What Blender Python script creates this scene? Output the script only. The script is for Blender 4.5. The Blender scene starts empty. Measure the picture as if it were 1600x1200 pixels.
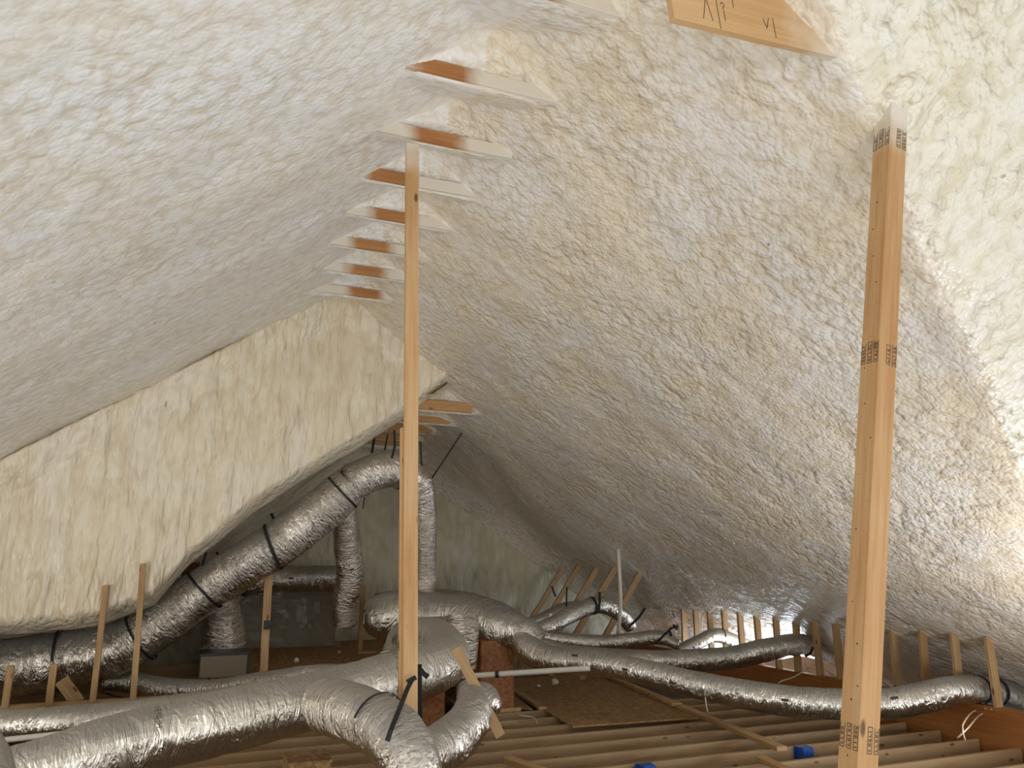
import bpy, bmesh, math, random
import numpy as np
from mathutils import Vector, Matrix

S = bpy.context.scene
COL = S.collection
random.seed(7)

# ------------------------------------------------------------------ camera, light, exposure
CAM_H = 1.6
PITCH, YAW, FPX = math.radians(13.1), math.radians(22.2), 1202.0
cam_d = bpy.data.cameras.new('camera')
cam_d.sensor_fit = 'HORIZONTAL'; cam_d.sensor_width = 36.0
cam_d.lens = 36.0 * FPX / 1600.0
cam_d.clip_start = 0.05; cam_d.clip_end = 100
cam = bpy.data.objects.new('camera', cam_d); COL.objects.link(cam)
cam.location = (0, 0, CAM_H)
cam.rotation_euler = (math.pi / 2 + PITCH, 0, -YAW)
S.camera = cam

S.view_settings.view_transform = 'Standard'
S.view_settings.look = 'None'
S.view_settings.gamma = 1.0
S.view_settings.use_curve_mapping = False
S.view_settings.exposure = 0.15

world = bpy.data.worlds.new('daylight'); S.world = world
world.use_nodes = True
world.node_tree.nodes['Background'].inputs[0].default_value = (0.93, 0.97, 1.0, 1)
world.node_tree.nodes['Background'].inputs[1].default_value = 0.8

def area(name, loc, target, sx, sy, power, col):
    l = bpy.data.lights.new(name, 'AREA'); l.shape = 'RECTANGLE'; l.size = sx; l.size_y = sy
    l.energy = power; l.color = col
    o = bpy.data.objects.new(name, l); COL.objects.link(o)
    o.location = loc
    o.rotation_euler = (Vector(target) - Vector(loc)).to_track_quat('-Z', 'Y').to_euler()
    return o
# daylight through the gable window behind the camera, the stair opening near it, and the soffit gap at the far right; two fill lamps are added
area('gable_window_daylight', (0.6, -3.2, 1.6), (1.0, 6.0, 3.0), 3.0, 1.8, 52, (1.0, 0.975, 0.94))
area('stair_opening_daylight', (1.2, -0.9, -0.6), (1.6, 3.2, 3.6), 3.0, 2.0, 48, (1.0, 0.965, 0.90))
area('left_fill_light', (-3.0, 4.6, -0.1), (0.8, 6.0, 3.0), 1.6, 2.6, 105, (1.0, 0.97, 0.92))  # added lamp out of view, no opening there; brightens the right slope
area('right_fill_light', (5.9, 3.1, -0.1), (-0.6, 7.6, 3.0), 1.6, 1.4, 108, (0.97, 0.98, 1.0))  # added lamp above the solid floor, lifts the left slope and gable step
area('soffit_gap_daylight', (7.9, 10.0, 0.2), (6.0, 10.4, 2.0), 3.6, 0.3, 46, (0.80, 0.89, 1.0))

# ------------------------------------------------------------------ placing helpers
FW = np.array([math.sin(YAW) * math.cos(PITCH), math.cos(YAW) * math.cos(PITCH), math.sin(PITCH)])
RT = np.array([math.cos(YAW), -math.sin(YAW), 0.0]); UP = np.cross(RT, FW)
CO = np.array([0, 0, CAM_H])
def _ray(x, y): return FW * FPX + RT * (x - 800) + UP * (600 - y)
def atD(x, y, d): return Vector(CO + _ray(x, y) / FPX * d)
def atX(x, y, X): r = _ray(x, y); return Vector(CO + r * X / r[0])
def atY(x, y, Y): r = _ray(x, y); return Vector(CO + r * Y / r[1])
def atZ(x, y, Z): r = _ray(x, y); return Vector(CO + r * (Z - CAM_H) / r[2])

# ------------------------------------------------------------------ noise
def _hash(ix, iy, iz, k=0):
    h = (ix.astype(np.int64) * 374761393 + iy.astype(np.int64) * 668265263 + iz.astype(np.int64) * 2147483647 + k * 1274126177) & 0xFFFFFFFF
    h = ((h ^ (h >> 13)) * 1274126177) & 0xFFFFFFFF
    h = ((h ^ (h >> 16)) * 2246822519) & 0xFFFFFFFF
    return ((h ^ (h >> 15)) & 0xFFFFFF) / float(0xFFFFFF)
def vnoise(p, k=0):
    i = np.floor(p); f = p - i; f = f * f * (3 - 2 * f); i = i.astype(np.int64)
    out = 0
    for a in (0, 1):
        for b in (0, 1):
            for c in (0, 1):
                w = (f[:, 0] if a else 1 - f[:, 0]) * (f[:, 1] if b else 1 - f[:, 1]) * (f[:, 2] if c else 1 - f[:, 2])
                out = out + w * _hash(i[:, 0] + a, i[:, 1] + b, i[:, 2] + c, k)
    return out * 2 - 1
def fbm(p, n=3, k=0):
    o = 0; a = 1.0; t = 0
    for j in range(n):
        o = o + a * vnoise(p * (2.03 ** j), k + j); t += a; a *= 0.5
    return o / t
def lobes(p, k=0):
    """rounded cell bumps, 1 in a cell's middle, 0 in the creases"""
    i = np.floor(p).astype(np.int64); d1 = np.full(len(p), 9.0)
    for a in (-1, 0, 1):
        for b in (-1, 0, 1):
            for c in (-1, 0, 1):
                j = i + np.array([a, b, c])
                q = np.stack([_hash(j[:, 0], j[:, 1], j[:, 2], k + m) for m in (1, 2, 3)], 1) + j
                d = ((p - q) ** 2).sum(1); d1 = np.minimum(d1, d)
    return np.clip(1 - d1, 0, 1)

def foam_disp(p, along=1):
    """how far the sprayed foam stands proud, in metres; p is an (n,3) array"""
    q = p.copy()
    q[:, 0] *= 0.8; q[:, 2] *= 0.8
    w = fbm(p * 0.9, 2, 40)
    q = q + 0.22 * np.stack([fbm(p * 2.1, 2, 50), fbm(p * 2.1, 2, 60), fbm(p * 2.1, 2, 70)], 1)
    amp = 0.55 + 0.45 * w
    return (0.075 * fbm(p * 0.75, 3, 3) + 0.026 * amp * (lobes(q * 3.4, 11) - .6) + 0.010 * (lobes(q * 9.5, 21) - .6) * (0.7 + .6 * fbm(p * 1.7, 2, 80))
            + 0.012 * fbm(q * 7, 2, 31))

# ------------------------------------------------------------------ materials
def new_mat(name):
    m = bpy.data.materials.new(name); m.use_nodes = True
    nt = m.node_tree; nt.nodes.clear()
    out = nt.nodes.new('ShaderNodeOutputMaterial'); b = nt.nodes.new('ShaderNodeBsdfPrincipled')
    nt.links.new(b.outputs[0], out.inputs[0])
    return m, nt, b
def N(nt, t, **kw):
    n = nt.nodes.new(t)
    for k, v in kw.items():
        if k.startswith('_'): setattr(n, k[1:], v)
        else:
            key = int(k[1:]) if k[0] == 'i' and k[1:].isdigit() else k
            n.inputs[key].default_value = v
    return n
def ramp(nt, fac, stops):
    r = nt.nodes.new('ShaderNodeValToRGB'); nt.links.new(fac, r.inputs[0])
    e = r.color_ramp.elements
    e[0].position, e[0].color = stops[0][0], (*stops[0][1], 1)
    e[1].position, e[1].color = stops[-1][0], (*stops[-1][1], 1)
    for p, c in stops[1:-1]:
        x = e.new(p); x.color = (*c, 1)
    return r.outputs[0]
def mixc(nt, fac, a, b, mode='MIX'):
    m = nt.nodes.new('ShaderNodeMix'); m.data_type = 'RGBA'; m.blend_type = mode
    for s, v in ((0, fac), (6, a), (7, b)):
        if hasattr(v, 'default_value') or hasattr(v, 'is_linked'): nt.links.new(v, m.inputs[s])
        else: m.inputs[s].default_value = v if s == 0 else (*v, 1)
    return m.outputs[2]
def mth(nt, op, a, b=None, clamp=False):
    m = nt.nodes.new('ShaderNodeMath'); m.operation = op; m.use_clamp = clamp
    for s, v in ((0, a), (1, b)):
        if v is None: continue
        if hasattr(v, 'is_linked'): nt.links.new(v, m.inputs[s])
        else: m.inputs[s].default_value = v
    return m.outputs[0]

def foam_mat(name, c_white, c_cream, c_deep, stretch=(0.92, 1, 1), rough=0.36, bump=1.0, scale=1.0):
    m, nt, b = new_mat(name)
    tc = N(nt, 'ShaderNodeTexCoord'); mp = N(nt, 'ShaderNodeMapping'); mp.inputs['Scale'].default_value = stretch
    nt.links.new(tc.outputs['Object'], mp.inputs[0])
    dn = N(nt, 'ShaderNodeTexNoise', Scale=6.0 * scale, Detail=3.0); nt.links.new(mp.outputs[0], dn.inputs[0])
    add = nt.nodes.new('ShaderNodeVectorMath'); add.operation = 'MULTIPLY_ADD'
    add.inputs[1].default_value = (0.07, 0.07, 0.07)
    nt.links.new(dn.outputs['Color'], add.inputs[0]); nt.links.new(mp.outputs[0], add.inputs[2])
    v1 = N(nt, 'ShaderNodeTexVoronoi', Scale=15.0 * scale); v1.feature = 'SMOOTH_F1'; v1.inputs['Smoothness'].default_value = .35
    v2 = N(nt, 'ShaderNodeTexVoronoi', Scale=38.0 * scale); v2.feature = 'SMOOTH_F1'; v2.inputs['Smoothness'].default_value = .5
    n3 = N(nt, 'ShaderNodeTexNoise', Scale=75.0 * scale, Detail=3.0)
    for v in (v1, v2, n3): nt.links.new(add.outputs[0], v.inputs[0])
    big = N(nt, 'ShaderNodeTexNoise', Scale=1.3, Detail=4.0); nt.links.new(tc.outputs['Object'], big.inputs[0])
    amp = mth(nt, 'MULTIPLY_ADD', big.outputs[0], 1.2); amp.node.inputs[2].default_value = 0.2
    mk = N(nt, 'ShaderNodeTexNoise', Scale=2.2, Detail=2.0); nt.links.new(mp.outputs[0], mk.inputs[0])
    m1 = ramp(nt, mk.outputs[0], [(0.40, (.25, .25, .25)), (0.62, (1, 1, 1))])
    h = mth(nt, 'MULTIPLY', mth(nt, 'MULTIPLY', mth(nt, 'MULTIPLY', v1.outputs[0], v1.outputs[0]), -1.5), m1)
    h2 = mth(nt, 'MULTIPLY', mth(nt, 'MULTIPLY', mth(nt, 'MULTIPLY', v2.outputs[0], v2.outputs[0]), amp), -0.75)
    h3 = mth(nt, 'MULTIPLY', n3.outputs[0], 0.13)
    hs = mth(nt, 'ADD', mth(nt, 'ADD', h, h2), h3)
    bp = N(nt, 'ShaderNodeBump', Strength=0.55 * bump, Distance=0.026)
    nt.links.new(hs, bp.inputs['Height']); nt.links.new(bp.outputs[0], b.inputs['Normal'])
    # colour of the foam itself: white skin, creamier where it was sprayed thick, tan in the cells' creases
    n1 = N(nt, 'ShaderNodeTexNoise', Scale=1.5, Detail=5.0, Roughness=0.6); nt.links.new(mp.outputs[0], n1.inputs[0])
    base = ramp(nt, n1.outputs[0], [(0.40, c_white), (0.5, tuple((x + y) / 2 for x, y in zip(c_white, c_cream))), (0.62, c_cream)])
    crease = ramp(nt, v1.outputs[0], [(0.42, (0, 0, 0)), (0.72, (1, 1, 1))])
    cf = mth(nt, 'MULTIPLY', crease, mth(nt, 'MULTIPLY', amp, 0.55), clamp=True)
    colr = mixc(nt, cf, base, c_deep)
    # few small dark pits and brown nicks
    v3 = N(nt, 'ShaderNodeTexVoronoi', Scale=3.4); nt.links.new(add.outputs[0], v3.inputs[0])
    pit = ramp(nt, v3.outputs[0], [(0.035, (1, 1, 1)), (0.06, (0, 0, 0))])
    colr = mixc(nt, mth(nt, 'MULTIPLY', pit, 0.6), colr, (0.30, 0.21, 0.12))
    nt.links.new(colr, b.inputs['Base Color'])
    b.inputs['Roughness'].default_value = rough
    b.inputs['Specular IOR Level'].default_value = 0.5
    return m
M = {}
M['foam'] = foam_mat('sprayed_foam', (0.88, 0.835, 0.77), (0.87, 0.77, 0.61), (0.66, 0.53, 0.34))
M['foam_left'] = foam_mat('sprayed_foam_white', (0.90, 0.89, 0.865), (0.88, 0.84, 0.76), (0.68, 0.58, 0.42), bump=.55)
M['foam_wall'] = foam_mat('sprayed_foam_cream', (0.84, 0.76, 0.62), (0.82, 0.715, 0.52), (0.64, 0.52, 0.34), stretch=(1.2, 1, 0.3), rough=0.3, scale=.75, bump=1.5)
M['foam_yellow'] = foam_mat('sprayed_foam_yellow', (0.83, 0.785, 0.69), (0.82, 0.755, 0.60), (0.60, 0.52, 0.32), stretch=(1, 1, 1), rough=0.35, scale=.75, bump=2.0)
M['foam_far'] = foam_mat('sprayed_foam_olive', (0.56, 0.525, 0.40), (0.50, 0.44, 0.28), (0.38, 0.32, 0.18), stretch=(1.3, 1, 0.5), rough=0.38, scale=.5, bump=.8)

def wood_mat(name, c1, c2, c3, knots=True, rough=0.6, spray=None, gs=1.0):
    """grain along the board's own X axis; spray = (start, end) along X where foam mist whitens the face"""
    m, nt, b = new_mat(name)
    tc = N(nt, 'ShaderNodeTexCoord'); oi = N(nt, 'ShaderNodeObjectInfo')
    off = nt.nodes.new('ShaderNodeVectorMath'); off.operation = 'MULTIPLY_ADD'
    cmb = N(nt, 'ShaderNodeCombineXYZ')
    for i in range(3): nt.links.new(oi.outputs['Random'], cmb.inputs[i])
    off.inputs[1].default_value = (17, 23, 31)
    nt.links.new(cmb.outputs[0], off.inputs[0]); nt.links.new(tc.outputs['Object'], off.inputs[2])
    mp = N(nt, 'ShaderNodeMapping'); mp.inputs['Scale'].default_value = (1.2, 26 * gs, 26 * gs); nt.links.new(off.outputs[0], mp.inputs[0])
    n = N(nt, 'ShaderNodeTexNoise', Scale=1.6, Detail=5.0, Roughness=.6, Distortion=.4); nt.links.new(mp.outputs[0], n.inputs[0])
    mp2 = N(nt, 'ShaderNodeMapping'); mp2.inputs['Scale'].default_value = (1, 3, 3); nt.links.new(off.outputs[0], mp2.inputs[0])
    n2 = N(nt, 'ShaderNodeTexNoise', Scale=1.5, Detail=3.0); nt.links.new(mp2.outputs[0], n2.inputs[0])
    f = mth(nt, 'ADD', mth(nt, 'MULTIPLY', n.outputs[0], 0.6), mth(nt, 'MULTIPLY', n2.outputs[0], 0.4))
    c = ramp(nt, f, [(0.34, c2), (0.5, c1), (0.66, c3)])
    c = mixc(nt, mth(nt, 'MULTIPLY', oi.outputs['Random'], 0.35), c, c2)
    if knots:
        mp3 = N(nt, 'ShaderNodeMapping'); mp3.inputs['Scale'].default_value = (3.6, 9, 9); nt.links.new(off.outputs[0], mp3.inputs[0])
        v = N(nt, 'ShaderNodeTexVoronoi', Scale=1.0); nt.links.new(mp3.outputs[0], v.inputs[0])
        k = ramp(nt, v.outputs[0], [(0.08, (1, 1, 1)), (0.15, (0, 0, 0))])
        c = mixc(nt, mth(nt, 'MULTIPLY', k, 0.85), c, (0.09, 0.035, 0.012))
    if spray:
        sx = N(nt, 'ShaderNodeSeparateXYZ'); nt.links.new(tc.outputs['Object'], sx.inputs[0])
        nz = N(nt, 'ShaderNodeTexNoise', Scale=9.0, Detail=3.0); nt.links.new(off.outputs[0], nz.inputs[0])
        x = sx.outputs[0]
        if spray[0] == 'ends':
            x = mth(nt, 'ABSOLUTE', x)
            a0, a1 = spray[1], spray[2]
        else: a0, a1 = spray
        t = mth(nt, 'DIVIDE', mth(nt, 'ADD', x, -a0), a1 - a0)
        t = mth(nt, 'ADD', t, mth(nt, 'MULTIPLY', mth(nt, 'ADD', nz.outputs[0], -0.5), 0.9), clamp=True)
        c = mixc(nt, t, c, (0.74, 0.68, 0.57))
    nt.links.new(c, b.inputs['Base Color']); b.inputs['Roughness'].default_value = rough
    bp = N(nt, 'ShaderNodeBump', Strength=.12, Distance=.01); nt.links.new(n.outputs[0], bp.inputs['Height']); nt.links.new(bp.outputs[0], b.inputs['Normal'])
    return m
M['post'] = wood_mat('post_lumber', (0.50, 0.29, 0.125), (0.42, 0.205, 0.07), (0.55, 0.36, 0.18))
M['post_tip'] = wood_mat('post_lumber_misted', (0.50, 0.29, 0.125), (0.42, 0.205, 0.07), (0.55, 0.36, 0.18), spray=(3.50, 3.72))
M['post2'] = wood_mat('thin_post_lumber', (0.54, 0.32, 0.14), (0.44, 0.23, 0.085), (0.58, 0.38, 0.19))
M['stud'] = wood_mat('stud_lumber', (0.44, 0.27, 0.12), (0.34, 0.18, 0.06), (0.54, 0.37, 0.20))
M['joist'] = wood_mat('joist_lumber', (0.34, 0.22, 0.11), (0.26, 0.15, 0.062), (0.39, 0.275, 0.155), gs=.6)
M['beam'] = wood_mat('engineered_beam_wood', (0.34, 0.125, 0.028), (0.25, 0.08, 0.018), (0.40, 0.175, 0.05), rough=.5, knots=False)
M['tie'] = wood_mat('tie_lumber', (0.46, 0.21, 0.07), (0.36, 0.14, 0.04), (0.50, 0.27, 0.11), knots=False, spray=('ends', 0.12, 0.24))
M['tie_far'] = wood_mat('far_tie_lumber', (0.52, 0.29, 0.11), (0.42, 0.21, 0.07), (0.55, 0.33, 0.15))
M['header'] = wood_mat('header_lumber', (0.60, 0.37, 0.17), (0.50, 0.28, 0.11), (0.66, 0.44, 0.24), knots=False, spray=(0.62, 1.05))

def osb_mat(name, c1, c2, c3):
    m, nt, b = new_mat(name)
    tc = N(nt, 'ShaderNodeTexCoord'); v = N(nt, 'ShaderNodeTexVoronoi', Scale=38.0)
    mp = N(nt, 'ShaderNodeMapping'); mp.inputs['Scale'].default_value = (1, .45, 1); nt.links.new(tc.outputs['Object'], mp.inputs[0])
    nt.links.new(mp.outputs[0], v.inputs[0])
    n = N(nt, 'ShaderNodeTexNoise', Scale=3.0, Detail=8.0, Roughness=.7); nt.links.new(tc.outputs['Object'], n.inputs[0])
    sp = N(nt, 'ShaderNodeSeparateColor'); nt.links.new(v.outputs['Color'], sp.inputs[0])
    f = mth(nt, 'ADD', mth(nt, 'MULTIPLY', sp.outputs[0], .5), mth(nt, 'MULTIPLY', n.outputs[0], .5))
    nt.links.new(ramp(nt, f, [(0.2, c1), (0.5, c2), (0.8, c3)]), b.inputs['Base Color'])
    b.inputs['Roughness'].default_value = .7
    return m
M['osb'] = osb_mat('strand_board', (0.20, 0.10, 0.03), (0.31, 0.17, 0.06), (0.42, 0.26, 0.11))
M['osb_red'] = osb_mat('plywood_red', (0.16, 0.05, 0.013), (0.23, 0.085, 0.022), (0.28, 0.12, 0.04))

def foil_mat(name, col, rough, bump=1.0, metal=.92, long=9.0, crk=1.0):
    m, nt, b = new_mat(name)
    uv = N(nt, 'ShaderNodeTexCoord')
    mp = N(nt, 'ShaderNodeMapping'); mp.inputs['Scale'].default_value = (30, 4.5, 1); nt.links.new(uv.outputs['UV'], mp.inputs[0])
    n1 = N(nt, 'ShaderNodeTexNoise', Scale=1.0, Detail=6.0, Roughness=.62, Distortion=1.1); nt.links.new(mp.outputs[0], n1.inputs[0])
    mp2 = N(nt, 'ShaderNodeMapping'); mp2.inputs['Scale'].default_value = (9, 3.2, 1); nt.links.new(uv.outputs['UV'], mp2.inputs[0])
    n2 = N(nt, 'ShaderNodeTexNoise', Scale=1.2, Detail=4.0, Distortion=2.2); nt.links.new(mp2.outputs[0], n2.inputs[0])
    rd = mth(nt, 'ABSOLUTE', mth(nt, 'ADD', n2.outputs[0], -.5))
    msk = N(nt, 'ShaderNodeTexNoise', Scale=1.6, Detail=2.0); nt.links.new(uv.outputs['UV'], msk.inputs[0])
    mm = ramp(nt, msk.outputs[0], [(0.38, (.25, .25, .25)), (0.6, (1, 1, 1))])
    h = mth(nt, 'ADD', mth(nt, 'MULTIPLY', n1.outputs[0], mth(nt, 'MULTIPLY', mm, .7)), mth(nt, 'MULTIPLY', rd, -1.1))
    bp = N(nt, 'ShaderNodeBump', Strength=.9 * bump, Distance=.034); nt.links.new(h, bp.inputs['Height']); nt.links.new(bp.outputs[0], b.inputs['Normal'])
    b.inputs['Base Color'].default_value = (*col, 1)
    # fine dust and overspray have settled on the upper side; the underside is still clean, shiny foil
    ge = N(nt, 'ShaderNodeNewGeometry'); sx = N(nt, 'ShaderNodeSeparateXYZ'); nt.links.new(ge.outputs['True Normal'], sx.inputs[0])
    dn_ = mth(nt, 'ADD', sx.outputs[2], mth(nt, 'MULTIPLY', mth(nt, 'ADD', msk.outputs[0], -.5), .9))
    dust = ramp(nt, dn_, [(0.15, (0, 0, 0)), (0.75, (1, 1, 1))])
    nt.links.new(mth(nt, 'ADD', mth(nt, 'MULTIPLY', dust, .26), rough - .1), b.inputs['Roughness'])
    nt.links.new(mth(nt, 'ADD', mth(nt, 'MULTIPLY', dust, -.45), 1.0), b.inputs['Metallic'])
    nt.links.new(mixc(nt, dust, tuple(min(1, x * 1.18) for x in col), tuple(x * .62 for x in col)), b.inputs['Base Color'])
    return m
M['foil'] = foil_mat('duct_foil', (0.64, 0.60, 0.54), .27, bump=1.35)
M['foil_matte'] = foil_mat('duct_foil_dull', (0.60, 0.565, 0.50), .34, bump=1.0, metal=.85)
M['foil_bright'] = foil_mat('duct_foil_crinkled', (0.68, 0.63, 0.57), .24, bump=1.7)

def plain(name, col, rough=.5, metal=0.0, alpha=1.0, bump=None, emit=None):
    m, nt, b = new_mat(name)
    b.inputs['Base Color'].default_value = (*col, 1); b.inputs['Roughness'].default_value = rough; b.inputs['Metallic'].default_value = metal
    tc = N(nt, 'ShaderNodeTexCoord'); n = N(nt, 'ShaderNodeTexNoise', Scale=bump or 20.0, Detail=4.0); nt.links.new(tc.outputs['Object'], n.inputs[0])
    bp = N(nt, 'ShaderNodeBump', Strength=.25, Distance=.01); nt.links.new(n.outputs[0], bp.inputs['Height']); nt.links.new(bp.outputs[0], b.inputs['Normal'])
    c = mixc(nt, mth(nt, 'MULTIPLY', n.outputs[0], .25), col, tuple(x * .7 for x in col))
    nt.links.new(c, b.inputs['Base Color'])
    if alpha < 1: b.inputs['Alpha'].default_value = alpha
    return m
M['strap'] = plain('black_webbing', (0.008, 0.008, 0.009), .65)
M['ink'] = plain('black_ink', (0.05, 0.035, 0.025), .7)
M['nail'] = plain('rusty_nail_hole', (0.05, 0.02, 0.01), .6)
M['pvc'] = plain('white_pvc', (0.62, 0.57, 0.49), .35)
M['sheet'] = plain('sheet_metal', (0.16, 0.125, 0.08), .55, metal=.1, bump=4.0)
M['cabinet'] = plain('grey_cabinet_paint', (0.17, 0.115, 0.055), .5, bump=3.0)
M['sticker'] = plain('white_sticker', (0.34, 0.31, 0.26), .5)
M['black'] = plain('black_plastic', (0.015, 0.015, 0.017), .4)
M['blue'] = plain('blue_plastic', (0.01, 0.07, 0.30), .4)
M['drywall'] = plain('drywall_back', (0.20, 0.165, 0.125), .9)
M['cable'] = plain('cream_cable', (0.62, 0.52, 0.38), .5)
M['film'] = plain('plastic_film', (0.5, 0.45, 0.36), .15, alpha=.33, bump=6.0)
M['crumb'] = plain('foam_crumb', (0.80, 0.75, 0.63), .8, bump=30.0)
M['red'] = plain('red_primer', (0.35, 0.07, 0.03), .5)
M['green'] = plain('green_wire', (0.03, 0.12, 0.03), .5)

# ------------------------------------------------------------------ object helpers
def link(name, me, mat=None, parent=None, loc=None):
    o = bpy.data.objects.new(name, me); COL.objects.link(o)
    if mat is not None and not me.materials: me.materials.append(mat)
    if parent: o.parent = parent
    if loc is not None: o.location = loc
    return o
def tag(o, label=None, cat=None, group=None, kind=None):
    if label: o['label'] = label
    if cat: o['category'] = cat
    if group: o['group'] = group
    if kind: o['kind'] = kind
    return o
def empty(name, loc, label, cat, group=None):
    o = bpy.data.objects.new(name, None); COL.objects.link(o); o.location = loc; o.empty_display_size = .1
    return tag(o, label, cat, group)
def box_mesh(name, sx, sy, sz, bev=.003, centre=(0, 0, 0)):
    bm = bmesh.new(); bmesh.ops.create_cube(bm, size=1)
    for v in bm.verts: v.co = Vector((v.co.x * sx + centre[0], v.co.y * sy + centre[1], v.co.z * sz + centre[2]))
    if bev: bmesh.ops.bevel(bm, geom=bm.edges[:], offset=min(bev, sx / 3, sy / 3, sz / 3), segments=1, affect='EDGES')
    me = bpy.data.meshes.new(name); bm.to_mesh(me); bm.free(); return me
def frame_matrix(p0, p1, side):
    x = (p1 - p0).normalized(); y = Vector(side); y = (y - x * y.dot(x)).normalized(); z = x.cross(y)
    m = Matrix((x, y, z)).transposed().to_4x4(); m.translation = p0; return m
def board(name, p0, p1, ty, tz, mat, side=(0, 1, 0), parent=None, bev=.003, bow=0.0):
    """a length of lumber from p0 to p1; ty thick along `side`, tz across; its own X runs along the grain"""
    p0, p1 = Vector(p0), Vector(p1); L = (p1 - p0).length
    bm = bmesh.new(); bmesh.ops.create_cube(bm, size=1)
    for v in bm.verts: v.co = Vector(((v.co.x + .5) * L, v.co.y * ty, v.co.z * tz))
    bmesh.ops.bevel(bm, geom=bm.edges[:], offset=bev, segments=1, affect='EDGES')
    me = bpy.data.meshes.new(name); bm.to_mesh(me); bm.free()
    o = link(name, me, mat)
    if parent: o.parent = parent; o.matrix_local = parent.matrix_world.inverted() @ frame_matrix(p0, p1, side)
    else: o.matrix_world = frame_matrix(p0, p1, side)
    return o
def mesh_from(name, verts, faces, uvs=None, smooth=True):
    me = bpy.data.meshes.new(name); me.from_pydata([tuple(v) for v in verts], [], [tuple(f) for f in faces])
    if uvs is not None:
        l = me.uv_layers.new(name='UVMap'); vi = np.empty(len(me.loops), dtype=np.int32); me.loops.foreach_get('vertex_index', vi)
        l.data.foreach_set('uv', np.asarray(uvs, dtype=np.float32)[vi].ravel())
    if smooth: me.polygons.foreach_set('use_smooth', [True] * len(me.polygons))
    me.update(); return me

# ------------------------------------------------------------------ roof geometry
XR, XF, YG, YB = 1.38, 2.77, 8.67, 12.7        # near ridge, far ridge, gable step, far wall
def zR(x): return 5.62 - .67 * x
def zL(x): return zR(XR) - .69 * (XR - x)
def zF(x): return 3.77 - .78 * (XF - x)
def zW(y): return 7.01 - 1.39 * y
TIE_Y = [3.02, 3.84, 4.57, 5.22, 5.88, 6.55, 7.2, 7.84]
TIE_Z = 4.42
FTIE_Y = [9.0, 9.9, 10.75, 11.5, 12.1]
FTIE_Z = 3.50
def smin(a, b, k):
    h = np.clip(.5 + .5 * (b - a) / k, 0, 1); return b * (1 - h) + a * h - k * h * (1 - h)
def saw(y, ties, z0, rise, zpk, end):
    """foam fill under the ridge: flush behind each tie, rising to a hollow in front of the next one"""
    out = np.full(len(y), zpk); t = sorted(ties) + [end]
    out[y < t[0]] = z0 + rise * np.clip((y[y < t[0]] - (t[0] - .7)) / .7, 0, 1) ** 1.3
    for a, b in zip(t[:-1], t[1:]):
        m = (y >= a) & (y < b); s = np.clip((y[m] - a - .03) / max(.3, b - a - .06), 0, 1)
        out[m] = z0 + rise * s ** 1.3
    return out
def grid(xs, ys):
    X, Y = np.meshgrid(xs, ys); nx, ny = len(xs), len(ys)
    i = np.arange(nx - 1); j = np.arange(ny - 1); I, J = np.meshgrid(i, j)
    a = (J * nx + I).ravel(); F = np.stack([a, a + 1, a + nx + 1, a + nx], 1)
    return X.ravel(), Y.ravel(), F
def sub(name, V, F, mask, mat, flip=False):
    f = F[mask]; used = np.unique(f); m = np.zeros(len(V), dtype=np.int64); m[used] = np.arange(len(used))
    f = m[f]; f = f[:, ::-1] if flip else f
    return link(name, mesh_from(name, V[used], f), mat)

# near roof: left slope, right slope, and the steep slope of the cross roof at the camera's right
xs = np.concatenate([np.arange(-5.6, -1.5, .06), np.arange(-1.5, 8.5, .034)])
ys = np.concatenate([np.arange(-3.4, 1.4, .09), np.arange(1.4, YG + .35, .034)])
X, Y, Fc = grid(xs, ys)
r_, l_ = zR(X), zL(X)
Z = smin(r_, l_, .10)
fill = saw(Y, TIE_Y, TIE_Z - .045, .36, 4.9, YG + .1)
Z = np.minimum(Z, np.where(np.abs(X - XR) < 1.2, fill, 9))
w_ = np.minimum(zW(Y), 5.0)
isW = (w_ > Z - .05) & (Y < 4.4) & (X > XR + .2)
Zw = -smin(-Z, -w_, .12)
Z = np.where((X > XR + .1) & (Y < 4.6), Zw, Z)
Z = np.maximum(Z, -.35)
P = np.stack([X, Y, Z], 1)
d = foam_disp(P)
# foam heaped over the cross roof and under its valley, thicker and lumpier
wv = np.clip((w_ - r_ + .35) / .7, 0, 1) * (X > XR + .4)
hb_ = 1 - .85 * np.exp(-((X - 2.5) ** 2 + (Y - 2.2) ** 2) / .30 ** 2)
d = d + .06 * np.exp(-((X - 2.97) ** 2 + (Y - 2.42) ** 2) / .22 ** 2)
d = d + hb_ * wv * (.11 * fbm(P * 1.6, 3, 90) + .085 * (lobes(P * 2.6, 95) - .5) + .04 * (lobes(P * 6.0, 97) - .5))
near_tie = np.clip((.5 - np.abs(X - XR)) / .3, 0, 1) * (Y > 2.6)
d = d * (1 - .75 * near_tie)
P[:, 2] -= d * 1.1
fx = X[Fc].mean(1); fy = Y[Fc].mean(1); fw = isW[Fc].mean(1) > .5
left = (fx < XR) & ~fw
ok = (fy < YG + .12) | (fx > XF - .12)
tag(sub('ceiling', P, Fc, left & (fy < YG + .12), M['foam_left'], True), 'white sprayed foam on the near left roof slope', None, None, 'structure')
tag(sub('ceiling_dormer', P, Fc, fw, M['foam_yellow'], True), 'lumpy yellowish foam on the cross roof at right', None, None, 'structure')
near_right = (~left) & (~fw) & ok
RV, RF = P, Fc[near_right]
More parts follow.
